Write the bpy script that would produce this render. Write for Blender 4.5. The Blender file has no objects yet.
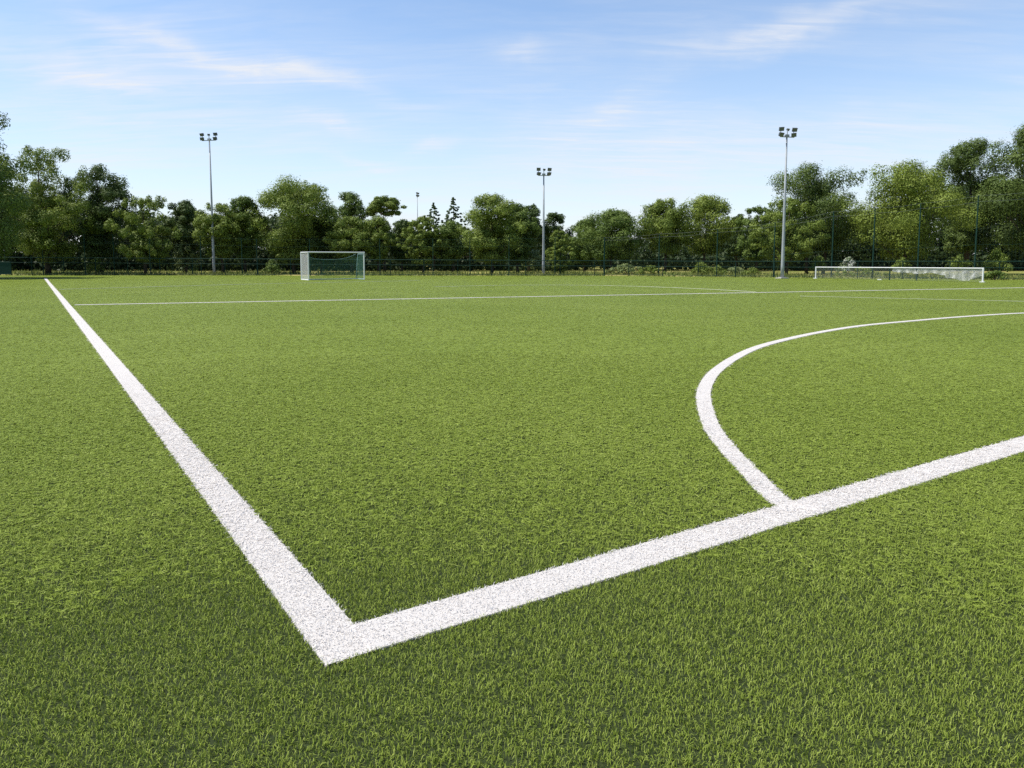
import bpy, math, random
import numpy as np

C = bpy.context.scene.collection
SC = bpy.context.scene
R = math.radians

# ------------------------------------------------------------------ camera
FPX, CAM_H, HZ = 738.0, 1.65, 260.0
YP = 326.0                             # row of the optical axis: the lens is shifted up a little
PITCH = math.atan((YP - HZ) / FPX)
CP, SP = math.cos(PITCH), math.sin(PITCH)
cam = bpy.data.cameras.new('camera')
cam.sensor_width = 36.0
cam.shift_y = (YP - 384) / 1024
cam.lens = FPX / 1024 * 36.0
cam.clip_start = 0.05
cam.clip_end = 6000
cam_o = bpy.data.objects.new('camera', cam)
C.objects.link(cam_o)
cam_o.location = (0, 0, CAM_H)
cam_o.rotation_euler = (math.pi / 2 - PITCH, 0, 0)
SC.camera = cam_o


def ray(px, py):
    u, v = (px - 512) / FPX, (py - YP) / FPX
    return np.array([u, CP - v * SP, -SP - v * CP])


def gnd(px, py):                       # where a view ray meets the ground
    d = ray(px, py)
    t = CAM_H / -d[2]
    return np.array([d[0] * t, d[1] * t])


def pt(px, py, D):                     # point at forward distance D
    d = ray(px, py)
    t = D / d[1]
    return np.array([d[0] * t, D, CAM_H + d[2] * t])


# ------------------------------------------------------------------ helpers
class MB:
    """collects verts / faces for one mesh"""

    def __init__(s):
        s.v, s.f = [], []

    def box(s, c, size, rz=0.0, taper=1.0):
        cx, cy, cz = c
        hx, hy, hz = size[0] / 2, size[1] / 2, size[2] / 2
        ca, sa = math.cos(rz), math.sin(rz)
        b = len(s.v)
        for z, k in ((-hz, 1.0), (hz, taper)):
            for x, y in ((-hx, -hy), (hx, -hy), (hx, hy), (-hx, hy)):
                x, y = x * k, y * k
                s.v.append((cx + x * ca - y * sa, cy + x * sa + y * ca, cz + z))
        for q in ((0, 3, 2, 1), (4, 5, 6, 7), (0, 1, 5, 4), (1, 2, 6, 5), (2, 3, 7, 6), (3, 0, 4, 7)):
            s.f.append(tuple(b + i for i in q))

    def tube(s, pts, radii, n=6, cap=True):
        pts = [np.array(p, float) for p in pts]
        if not hasattr(radii, '__len__'):
            radii = [radii] * len(pts)
        b = len(s.v)
        for i, p in enumerate(pts):
            t = pts[min(i + 1, len(pts) - 1)] - pts[max(i - 1, 0)]
            t = t / (np.linalg.norm(t) + 1e-9)
            a = np.array((1.0, 0, 0)) if abs(t[0]) < .8 else np.array((0, 1.0, 0))
            u = np.cross(t, a)
            u /= np.linalg.norm(u)
            w = np.cross(t, u)
            for k in range(n):
                g = 2 * math.pi * (k + .5) / n
                s.v.append(tuple(p + radii[i] * (math.cos(g) * u + math.sin(g) * w)))
        for i in range(len(pts) - 1):
            for k in range(n):
                k2 = (k + 1) % n
                s.f.append((b + i * n + k, b + i * n + k2, b + (i + 1) * n + k2, b + (i + 1) * n + k))
        if cap:
            s.f.append(tuple(b + k for k in range(n))[::-1])
            e = b + (len(pts) - 1) * n
            s.f.append(tuple(e + k for k in range(n)))

    def build(s, name, mat, parent=None, smooth=False, loc=(0, 0, 0)):
        m = bpy.data.meshes.new(name)
        l = np.array(loc)
        m.from_pydata([tuple(np.array(v) - l) for v in s.v], [], s.f)
        m.materials.append(mat)
        if smooth:
            m.shade_smooth()
        return link(name, m, parent)


def link(name, mesh, parent=None):
    o = bpy.data.objects.new(name, mesh)
    C.objects.link(o)
    if parent is not None:
        o.parent = parent
    return o


def np_mesh(name, verts, faces_flat, sizes, mat, rnd=None, flat=False):
    """fast mesh from arrays; rnd = one random number per face (leaf / blade)"""
    m = bpy.data.meshes.new(name)
    nv, nl, nf = len(verts), len(faces_flat), len(sizes)
    m.vertices.add(nv)
    m.vertices.foreach_set('co', np.ascontiguousarray(verts, np.float32).ravel())
    m.loops.add(nl)
    m.loops.foreach_set('vertex_index', np.ascontiguousarray(faces_flat, np.int32))
    m.polygons.add(nf)
    starts = np.concatenate(([0], np.cumsum(sizes)[:-1])).astype(np.int32)
    m.polygons.foreach_set('loop_start', starts)
    m.update(calc_edges=True)
    if rnd is not None:
        a = m.attributes.new('rnd', 'FLOAT', 'FACE')
        a.data.foreach_set('value', np.ascontiguousarray(rnd, np.float32))
    m.materials.append(mat)
    if flat:
        m.shade_flat()
    return m


def tag(o, label=None, cat=None, group=None, kind=None):
    for k, v in (('label', label), ('category', cat), ('group', group), ('kind', kind)):
        if v:
            o[k] = v
    return o


def empty(name, loc):
    o = bpy.data.objects.new(name, None)
    C.objects.link(o)
    o.location = loc
    o.empty_display_size = .3
    return o


# ------------------------------------------------------------------ materials
def new_mat(name):
    m = bpy.data.materials.new(name)
    m.use_nodes = True
    nt = m.node_tree
    nt.nodes.clear()
    out = nt.nodes.new('ShaderNodeOutputMaterial')
    return m, nt, out


def nd(nt, t, **kw):
    n = nt.nodes.new(t)
    for k, v in kw.items():
        setattr(n, k, v)
    return n


def ramp(nt, stops):
    r = nd(nt, 'ShaderNodeValToRGB')
    e = r.color_ramp.elements
    while len(e) < len(stops):
        e.new(.5)
    for i, (p, c) in enumerate(stops):
        e[i].position = p
        e[i].color = (*c, 1)
    return r


def leaf_mat(name, stops, scale=.6, rough=.6, transl=.27, spec=.2, mixn=.5):
    """foliage: colour varies from leaf to leaf and in broad patches"""
    m, nt, out = new_mat(name)
    at = nd(nt, 'ShaderNodeAttribute', attribute_name='rnd')
    geo = nd(nt, 'ShaderNodeNewGeometry')
    no = nd(nt, 'ShaderNodeTexNoise')
    no.inputs['Scale'].default_value = scale
    no.inputs['Detail'].default_value = 3
    nt.links.new(geo.outputs['Position'], no.inputs['Vector'])
    mx = nd(nt, 'ShaderNodeMix')
    mx.inputs[0].default_value = mixn
    nt.links.new(at.outputs['Fac'], mx.inputs[2])
    nt.links.new(no.outputs['Fac'], mx.inputs[3])
    rp = ramp(nt, stops)
    nt.links.new(mx.outputs[0], rp.inputs[0])
    b = nd(nt, 'ShaderNodeBsdfPrincipled')
    b.inputs['Roughness'].default_value = rough
    b.inputs['Specular IOR Level'].default_value = spec
    t = nd(nt, 'ShaderNodeBsdfTranslucent')
    ms = nd(nt, 'ShaderNodeMixShader')
    ms.inputs[0].default_value = transl
    nt.links.new(rp.outputs[0], b.inputs['Base Color'])
    nt.links.new(rp.outputs[0], t.inputs['Color'])
    nt.links.new(b.outputs[0], ms.inputs[1])
    nt.links.new(t.outputs[0], ms.inputs[2])
    nt.links.new(ms.outputs[0], out.inputs[0])
    return m


def plain_mat(name, col, rough=.5, metal=0.0, var=.12, scale=6.0, spec=.5):
    """painted / metal surface with slight procedural wear"""
    m, nt, out = new_mat(name)
    geo = nd(nt, 'ShaderNodeNewGeometry')
    no = nd(nt, 'ShaderNodeTexNoise')
    no.inputs['Scale'].default_value = scale
    no.inputs['Detail'].default_value = 4
    nt.links.new(geo.outputs['Position'], no.inputs['Vector'])
    lo = tuple(c * (1 - var) for c in col)
    hi = tuple(min(1, c * (1 + var)) for c in col)
    rp = ramp(nt, [(.3, lo), (.7, hi)])
    nt.links.new(no.outputs['Fac'], rp.inputs[0])
    b = nd(nt, 'ShaderNodeBsdfPrincipled')
    b.inputs['Roughness'].default_value = rough
    b.inputs['Metallic'].default_value = metal
    b.inputs['Specular IOR Level'].default_value = spec
    nt.links.new(rp.outputs[0], b.inputs['Base Color'])
    nt.links.new(b.outputs[0], out.inputs[0])
    return m


G = 1.0
M_BLADE = leaf_mat('turf_blade', [(.12, (.116, .166, .021)), (.5, (.190, .246, .036)),
                                  (.88, (.258, .308, .070))], scale=.22, rough=.55, transl=.20, spec=.09, mixn=.42)
M_WHITE = leaf_mat('white_blade', [(.2, (.67, .638, .606)), (.6, (.745, .712, .68)), (1, (.79, .76, .73))],
                   scale=3, rough=.6, transl=.45, spec=.1, mixn=.3)
M_FAINT = leaf_mat('worn_white_blade', [(.25, (.24, .29, .09)), (.45, (.44, .46, .30)), (.7, (.58, .58, .50))],
                   scale=1.2, rough=.5, transl=.25, spec=.2, mixn=.5)
M_TURF = plain_mat('turf_backing', (.024, .033, .012), rough=.95, var=.18, scale=40, spec=.1)
M_TREE = {
    'light': leaf_mat('foliage_light', [(.2, (0.086, 0.127, 0.020)), (.55, (0.156, 0.208, 0.034)), (.9, (0.230, 0.284, 0.064))]),
    'yellow': leaf_mat('foliage_yellow', [(.2, (0.098, 0.140, 0.020)), (.55, (0.171, 0.221, 0.033)), (.9, (0.246, 0.296, 0.064))]),
    'mid': leaf_mat('foliage_mid', [(.2, (0.058, 0.097, 0.017)), (.55, (0.109, 0.161, 0.029)), (.9, (0.169, 0.221, 0.050))]),
    'dark': leaf_mat('foliage_dark', [(.2, (0.036, 0.064, 0.017)), (.55, (0.070, 0.108, 0.027)), (.9, (0.118, 0.159, 0.045))]),
    'pine': leaf_mat('foliage_pine', [(.2, (0.050, 0.080, 0.017)), (.55, (0.097, 0.141, 0.029)), (.9, (0.160, 0.201, 0.052))]),
    'conifer': leaf_mat('foliage_conifer', [(.2, (0.056, 0.088, 0.034)), (.55, (0.100, 0.144, 0.058)), (.9, (0.153, 0.201, 0.087))]),
    'silver': leaf_mat('foliage_silver', [(.2, (0.126, 0.167, 0.052)), (.55, (0.209, 0.257, 0.095)), (.9, (0.292, 0.332, 0.151))]),
    'white': leaf_mat('blossom_white', [(.30, (.09, .14, .045)), (.50, (.26, .31, .18)), (.68, (.62, .63, .60)), (.95, (.76, .76, .75))], scale=2.5),
    'straw': leaf_mat('dry_grass', [(.2, (.10, .14, .03)), (.5, (.19, .225, .055)), (.9, (.34, .33, .11))], scale=.35),
}
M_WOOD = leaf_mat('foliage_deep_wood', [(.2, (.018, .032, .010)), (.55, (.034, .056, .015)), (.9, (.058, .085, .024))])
M_BARK = plain_mat('bark', (.060, .046, .034), rough=.9, var=.35, scale=5, spec=.1)
M_GALV = plain_mat('galvanised_steel', (.27, .29, .31), rough=.6, metal=.15, var=.10, scale=3, spec=.3)
M_LAMP = plain_mat('lamp_housing', (.045, .05, .055), rough=.45, var=.2)
M_LENS = plain_mat('lamp_glass', (.10, .115, .13), rough=.12, var=.1)
M_GOAL = plain_mat('white_goal_paint', (.56, .57, .57), rough=.4, var=.05)
M_NETW = plain_mat('pale_net_cord', (.50, .50, .48), rough=.8, var=.08)
M_NETG = plain_mat('green_net_cord', (.026, .10, .072), rough=.8, var=.15)
M_GREEN = plain_mat('green_fence_paint', (.009, .034, .026), rough=.75, var=.15, spec=.15)
M_MESH = plain_mat('dark_fence_mesh', (.010, .022, .020), rough=.8, var=.2, spec=.1)
M_CABLE = plain_mat('grey_cable', (.085, .10, .10), rough=.5, var=.1)
M_STAY = plain_mat('blue_grey_tube', (.22, .33, .36), rough=.45, var=.08)
M_CONC = plain_mat('concrete', (.30, .29, .27), rough=.9, var=.2)

# ground beyond the pitch: dry meadow, patches of straw and green
M_GROUND, nt, out = new_mat('meadow_ground')
geo = nd(nt, 'ShaderNodeNewGeometry')
n1 = nd(nt, 'ShaderNodeTexNoise')
n1.inputs['Scale'].default_value = .16
n1.inputs['Detail'].default_value = 8
n2 = nd(nt, 'ShaderNodeTexNoise')
n2.inputs['Scale'].default_value = 3.0
n2.inputs['Detail'].default_value = 5
nt.links.new(geo.outputs['Position'], n1.inputs['Vector'])
nt.links.new(geo.outputs['Position'], n2.inputs['Vector'])
mx = nd(nt, 'ShaderNodeMix')
mx.inputs[0].default_value = .35
nt.links.new(n1.outputs['Fac'], mx.inputs[2])
nt.links.new(n2.outputs['Fac'], mx.inputs[3])
rp = ramp(nt, [(.36, (.10, .13, .03)), (.5, (.19, .19, .055)), (.62, (.30, .25, .11))])
nt.links.new(mx.outputs[0], rp.inputs[0])
b = nd(nt, 'ShaderNodeBsdfDiffuse')
nt.links.new(rp.outputs[0], b.inputs[0])
nt.links.new(b.outputs[0], out.inputs[0])

# ------------------------------------------------------------------ setting: ground, pitch
EDGE = [(-120.0, 82.6), (-55.3, 79.7), (11.1, 75.8), (41.8, 60.2), (90.0, 36.0)]   # back edge of the turf


def edge_y(x):
    return np.interp(x, [e[0] for e in EDGE], [e[1] for e in EDGE])


g = MB()
g.v = [(-2500, -1500, -.03), (2500, -1500, -.03), (2500, 3500, -.03), (-2500, 3500, -.03)]
g.f = [(0, 1, 2, 3)]
tag(g.build('ground', M_GROUND), 'dry meadow ground around the artificial pitch', 'ground', kind='structure')

g = MB()
g.v = [(90, -25, 0), (-120, -25, 0)] + [(x, y, 0) for x, y in EDGE]
g.f = [tuple(range(len(g.v)))[::-1]]
if True:
    g.f = [tuple(reversed(g.f[0]))]
pitch = g.build('pitch', M_TURF)
tag(pitch, 'green artificial turf football pitch', 'pitch', kind='structure')


def catmull(P, n=10):
    P = [np.array(p, float) for p in P]
    P = [2 * P[0] - P[1]] + P + [2 * P[-1] - P[-2]]
    o = []
    for i in range(1, len(P) - 2):
        for k in range(n):
            t = k / n
            a, b_, c, d = P[i - 1], P[i], P[i + 1], P[i + 2]
            o.append(.5 * (2 * b_ + (c - a) * t + (2 * a - 5 * b_ + 4 * c - d) * t * t + (3 * b_ - a - 3 * c + d) * t ** 3))
    o.append(P[-2])
    return np.array(o)


INNER = gnd(354.5, 625.5)
dirL = gnd(47.2, 279) - INNER; dirL /= np.linalg.norm(dirL)
dirR = np.array((dirL[1], -dirL[0]))
WL, WR = .228, .262
cL = INNER - dirR * WL / 2          # axis of the left line
cR = INNER - dirL * WR / 2
OUT = cL - dirL * WR                # outer end of the left line
arc_px = [(782, 503), (751.4, 474.5), (726.2, 447.7), (710.5, 425), (703.5, 399.7), (706.2, 385.1), (715.7, 372.2), (733.4, 359.5),
          (756.5, 348.5), (785.8, 340.3), (822, 332.6), (864, 326.1), (914, 321.4), (964, 317.2), (1024, 313.6)]
arc_pts = [gnd(*q) for q in arc_px]
arc_pts = [arc_pts[0] - .25 * dirL + .08 * dirR] + arc_pts + [arc_pts[-1] + np.array(q) for q in ((3.3, 1.05), (6.6, 1.5), (10.0, 1.1), (13.0, 0.1))]
b_pts = [gnd(*q) for q in ((435, 287), (500, 285.6), (560, 285.3), (620, 286.1), (690, 288.6), (757, 292.2))]
LINES = [   # name, axis, width at start, width at end, faint?, label, priority order
    ('touchline', np.array([OUT, cL + dirL * 20, cL + dirL * 77.2]), WL, WL * .8, False,
     'broad white touchline running from the near corner to the far left'),
    ('goal_line', np.array([cR - dirR * .03, cR + dirR * 70]), WR, WR * .9, False,
     'broad white line running right from the near corner'),
    ('arc_line', catmull(arc_pts, 6), .172, .19, False, 'curved white line bending away from the near line'),
    ('cross_line', np.array([gnd(75, 305.4), gnd(1024, 288.0), gnd(1024, 288.0) + (gnd(1024, 288.0) - gnd(75, 305.4)) * .5]),
     .23, .24, False, 'thin white line crossing the pitch in mid distance'),
    ('far_arc_line', catmull(b_pts), .17, .17, True, 'faint curved white line in the far half of the pitch'),
    ('far_line', np.array([gnd(800, 296.4), gnd(900, 298.9), gnd(1060, 302.6)]), .07, .07, True,
     'faint thin white line at the right of the pitch'),
    ('worn_line', np.array([gnd(59, 289.7), gnd(240, 284.6), gnd(420, 280.7)]), .16, .15, True,
     'worn pale line in front of the far goal'),
]


def line_dist(P, axis, w0, w1):
    """signed distance (negative inside the strip) of points P from a polyline strip"""
    best = np.full(len(P), 1e9)
    if len(P) == 0:
        return best
    seg = np.linalg.norm(np.diff(axis, axis=0), axis=1)
    cum = np.concatenate(([0], np.cumsum(seg)))
    for i in range(len(seg)):
        a, b_ = axis[i], axis[i + 1]
        d = (b_ - a) / seg[i]
        r = P - a
        t = r @ d
        tc = np.clip(t, 0, seg[i])
        e = np.linalg.norm(r - tc[:, None] * d, axis=1)
        w = w0 + (w1 - w0) * (cum[i] + tc) / cum[-1]
        dd = e - w / 2
        if i == 0:
            dd = np.where(t < 0, np.maximum(dd, -t), dd)
        if i == len(seg) - 1:
            dd = np.where(t > seg[i], np.maximum(dd, t - seg[i]), dd)
        best = np.minimum(best, dd)
    return best


def strip_mesh(axis, w0, w1, z):
    """the woven white pile of a line: a low slab, its top as high as the turf around it"""
    seg = np.linalg.norm(np.diff(axis, axis=0), axis=1)
    cum = np.concatenate(([0], np.cumsum(seg)))
    st = np.unique(np.concatenate((cum, np.arange(0, cum[-1], 1.0))))
    P = np.c_[np.interp(st, cum, axis[:, 0]), np.interp(st, cum, axis[:, 1])]
    n = len(P)
    v, f = [], []
    for i in range(n):
        t = P[min(i + 1, n - 1)] - P[max(i - 1, 0)]
        t = t / np.linalg.norm(t)
        nn = np.array((-t[1], t[0]))
        w = w0 + (w1 - w0) * st[i] / cum[-1] - .006
        a, b_ = P[i] - nn * w / 2, P[i] + nn * w / 2
        h = z + .0035 + .014 * float(np.clip((np.hypot(*P[i]) - 6) / 9, 0, 1))
        v += [(a[0], a[1], h), (b_[0], b_[1], h), (a[0], a[1], .001), (b_[0], b_[1], .001)]
    for i in range(n - 1):
        k = 4 * i
        f += [(k, k + 4, k + 5, k + 1), (k + 2, k + 6, k + 4, k), (k + 1, k + 5, k + 7, k + 3)]
    return v, f


# ---- turf fibres: real blades everywhere in view, fewer and wider with distance
rng = np.random.default_rng(11)


D0 = 14500


def sample_roots():
    pts = []
    bands = [1.3]
    while bands[-1] < 84:
        bands.append(bands[-1] * 1.12)
    for d0, d1 in zip(bands[:-1], bands[1:]):
        dm = .5 * (d0 + d1)
        dens = D0 * min(1.0, (4.2 / dm) ** 1.65)
        xm = .86 * d1 + 2.0
        n = int(dens * 2 * xm * (d1 - d0))
        x = rng.uniform(-xm, xm, n)
        y = rng.uniform(d0, d1, n)
        ok = y < edge_y(x) - .05
        pts.append(np.c_[x[ok], y[ok], np.full(ok.sum(), dens)])
    return np.concatenate(pts)


roots = sample_roots()
P2 = roots[:, :2]
dens = roots[:, 2]
owner = np.full(len(P2), -1)
for li, (nm, axis, w0, w1, faint, lab) in enumerate(LINES):
    lo, hi = axis.min(0) - .3, axis.max(0) + .3
    idx = np.where((owner < 0) & (P2 > lo).all(1) & (P2 < hi).all(1))[0]
    dd = line_dist(P2[idx], axis, w0, w1)
    owner[idx[dd < rng.normal(0, .004, len(dd))]] = li
# far along a line the pile is sampled more densely than the green around it
extra, eo = [], []
for li, (nm, axis, w0, w1, faint, lab) in enumerate(LINES):
    seg = np.linalg.norm(np.diff(axis, axis=0), axis=1)
    for a, b_, L in zip(axis[:-1], axis[1:], seg):
        n = int(L * w0 * (1500 if not faint else 900))
        t = rng.uniform(0, 1, n)
        dv = (b_ - a) / L
        q = a + (b_ - a) * t[:, None] + np.array((-dv[1], dv[0])) * rng.uniform(-w0 / 2, w0 / 2, n)[:, None] * .94
        k = (np.hypot(q[:, 0], q[:, 1]) > 13) & (np.abs(q[:, 0]) < q[:, 1] * .84 + 2) & (q[:, 1] < edge_y(q[:, 0]))
        if li == 2:
            k &= np.ones(n, bool)
        extra.append(np.c_[q[k], np.full(k.sum(), 2500.)]); eo.append(np.full(k.sum(), li))
ex = np.concatenate(extra)
P2 = np.concatenate([P2, ex[:, :2]])
dens = np.concatenate([dens, ex[:, 2]])
owner = np.concatenate([owner, np.concatenate(eo)])


def blades(sel, hscale=1.0, curl=1.0, wide=1.0):
    p, dn = P2[sel], dens[sel]
    n = len(p)
    dist = np.hypot(p[:, 0], p[:, 1])
    lod = np.sqrt(D0 / dn)
    far = np.clip((dist - 3) / 14, 0, 1)
    width = .0027 * wide * lod * rng.uniform(.75, 1.3, n)
    length = rng.uniform(.018, .038, n) * hscale * (1 + .13 * (lod - 1))
    az = rng.uniform(0, 2 * np.pi, n)
    face = az + rng.normal(0, .7, n) * (1 - .65 * np.clip((np.hypot(p[:, 0], p[:, 1]) - 5) / 25, 0, 1)) + np.pi / 2
    lean = np.clip(np.abs(rng.normal(.84 + .22 * far, .42 - .15 * far, n)), .05, 1.45) * curl
    d = np.c_[np.cos(az), np.sin(az)]
    fdir = np.c_[np.cos(face), np.sin(face)]
    l1 = length * .55
    l2 = length * .45
    a1, a2 = lean * .55, np.minimum(lean * 1.7 + rng.uniform(-.3, .3, n), 2.0)
    mid = np.c_[p + d * (l1 * np.sin(a1))[:, None], l1 * np.cos(a1)]
    az2 = az + rng.normal(0, .75, n)
    d2 = np.c_[np.cos(az2), np.sin(az2)]
    tip = mid + np.c_[d2 * (l2 * np.sin(a2))[:, None], l2 * np.cos(a2)]
    tip[:, 2] = np.maximum(tip[:, 2], .003)
    w3 = np.c_[fdir * (width / 2)[:, None], np.zeros(n)]
    base = np.c_[p, np.full(n, -.002)]
    r = rng.uniform(0, 1, n)
    r = .5 + (r - .5) * (1 - .7 * far)
    r = np.where(rng.uniform(0, 1, n) < .05 * (1 - far), 1.25, r)      # a few lighter fibres, rarer with distance
    fine = dist < 3.8 + 13 * rng.uniform(0, 1, n) ** 1.25
    V, F, S, RR = [], [], [], []
    off = 0
    k = fine
    m = k.sum()
    if m:
        v = np.stack([base[k] - w3[k], base[k] + w3[k], mid[k] + w3[k] * .9, mid[k] - w3[k] * .9, tip[k]], 1).reshape(-1, 3)
        i = np.arange(m) * 5
        f = np.stack([i, i + 1, i + 2, i + 3, i + 3, i + 2, i + 4], 1).ravel()
        V.append(v); F.append(f); S.append(np.tile([4, 3], m)); RR.append(np.repeat(r[k], 2))
        off = len(v)
    k = ~fine
    m = k.sum()
    if m:
        # seen at a low angle only the bent-over tips show: flat tufts that close the pile
        lk = lod[k]
        Lh = .050 * lk ** .42 * rng.uniform(.6, 1.4, m)
        Wd = .0066 * lk ** .95 * rng.uniform(.7, 1.4, m)
        ff = np.clip((dist[k] - 6) / 22, 0, 1)
        zb = np.where(rng.uniform(0, 1, m) < 1 - ff, rng.uniform(.007, .013, m), rng.uniform(.012, .0145, m))
        zt = zb + np.clip(rng.normal(.004, .004, m), -.004, .010) * (1 - .8 * ff)
        tl = rng.normal(0, .09, m) * np.minimum(Wd, .03) * (1 - .7 * ff)
        ax, pc = d[k], np.c_[-d[k][:, 1], d[k][:, 0]]
        bq = p[k] - ax * (Lh / 2)[:, None]
        tq = p[k] + ax * (Lh / 2)[:, None]
        v = np.stack([np.c_[bq - pc * (Wd / 2)[:, None], zb - tl], np.c_[bq + pc * (Wd / 2)[:, None], zb + tl], np.c_[tq, zt]], 1).reshape(-1, 3)
        i = np.arange(m) * 3 + off
        f = np.stack([i, i + 1, i + 2], 1).ravel()
        V.append(v); F.append(f); S.append(np.full(m, 3)); RR.append(r[k])
    return np.concatenate(V), np.concatenate(F), np.concatenate(S), np.concatenate(RR)


def pile_surface():
    """beyond some 13 m the fibre tips are modelled as one closed, slightly uneven layer"""
    nx, ny = 150, 70
    xs_ = np.linspace(-74, 70, nx)
    y0 = np.sqrt(np.maximum(13.0 ** 2 - xs_ ** 2, 1.0))
    y1 = edge_y(xs_) - .05
    t = np.linspace(0, 1, ny) ** 1.6
    Y = y0[:, None] + (y1 - y0)[:, None] * t[None]
    X = np.repeat(xs_[:, None], ny, 1)
    Z = .010 + rng.uniform(-.001, .001, X.shape)
    V = np.stack([X, Y, Z], -1).reshape(-1, 3)
    i, j = np.meshgrid(np.arange(nx - 1), np.arange(ny - 1), indexing='ij')
    a = (i * ny + j).ravel()
    F = np.stack([a, a + ny, a + ny + 1, a + 1], 1)
    return V, F.ravel(), np.full(len(a), 4), rng.uniform(.42, .58, len(a)) * 0 + .5


v, f, s, r = blades(owner == -1)
pv, pf, ps_, pr_ = pile_surface()


def thatch():
    """bent-over fibres lying between the blades; they close up with distance"""
    n = 525000
    rr = np.sqrt(rng.uniform(3.6 ** 2, 15.0 ** 2, n))
    th = rng.uniform(-1.0, 1.0, n)
    q = np.c_[rr * np.sin(th), rr * np.cos(th)]
    keep = rng.uniform(0, 1, n) < np.clip((rr - 3.6) / 9.5, 0, 1) ** 1.3
    for li_, (nm_, ax_, w0_, w1_, fa_, lb_) in enumerate(LINES[:3]):
        keep &= line_dist(q, ax_, w0_, w1_) > .03
    q, rr = q[keep], rr[keep]
    m = len(q)
    a = rng.uniform(0, 2 * np.pi, m)
    L, W = rng.uniform(.020, .045, m), rng.uniform(.012, .026, m)
    u, w_ = np.c_[np.cos(a), np.sin(a)], np.c_[-np.sin(a), np.cos(a)]
    z = .002 + .008 * np.clip((rr - 4) / 9, 0, 1) * rng.uniform(.5, 1.0, m)
    t_ = rng.normal(0, .0015, m)
    V = np.stack([np.c_[q - u * L[:, None], z - t_], np.c_[q - w_ * W[:, None], z], np.c_[q + u * L[:, None], z + t_], np.c_[q + w_ * W[:, None], z]], 1).reshape(-1, 3)
    return V, np.arange(4 * m), np.full(m, 4), rng.uniform(.2, .8, m)


tv, tf, ts_, tr_ = thatch()
pf = np.concatenate([pf, tf + len(pv)])
pv, ps_, pr_ = np.concatenate([pv, tv]), np.concatenate([ps_, ts_]), np.concatenate([pr_, tr_])
f = np.concatenate([f, pf + len(v)])
v, s, r = np.concatenate([v, pv]), np.concatenate([s, ps_]), np.concatenate([r, pr_])
turf = link('turf_grass', np_mesh('turf_grass', v, f, s, M_BLADE, r))
tag(turf, 'short green artificial turf fibres covering the pitch', 'turf', kind='stuff')
print('blades', len(P2))
for li, (nm, axis, w0, w1, faint, lab) in enumerate(LINES):
    sv, sf = strip_mesh(axis, w0, w1, .004 + .001 * li)
    sel = owner == li
    v, f, s, r = blades(sel, .86, 1.2, 1.6)
    sfl = np.array(sf).ravel() + len(v)
    v = np.concatenate([v, np.array(sv)])
    f = np.concatenate([f, sfl])
    s = np.concatenate([s, np.full(len(sf), 4)])
    r = np.concatenate([r, np.full(len(sf), .5)])
    mesh = np_mesh(nm, v, f, s, M_FAINT if faint else M_WHITE, r, flat=True)
    tag(link(nm, mesh), lab, 'pitch line', kind='structure')


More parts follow.
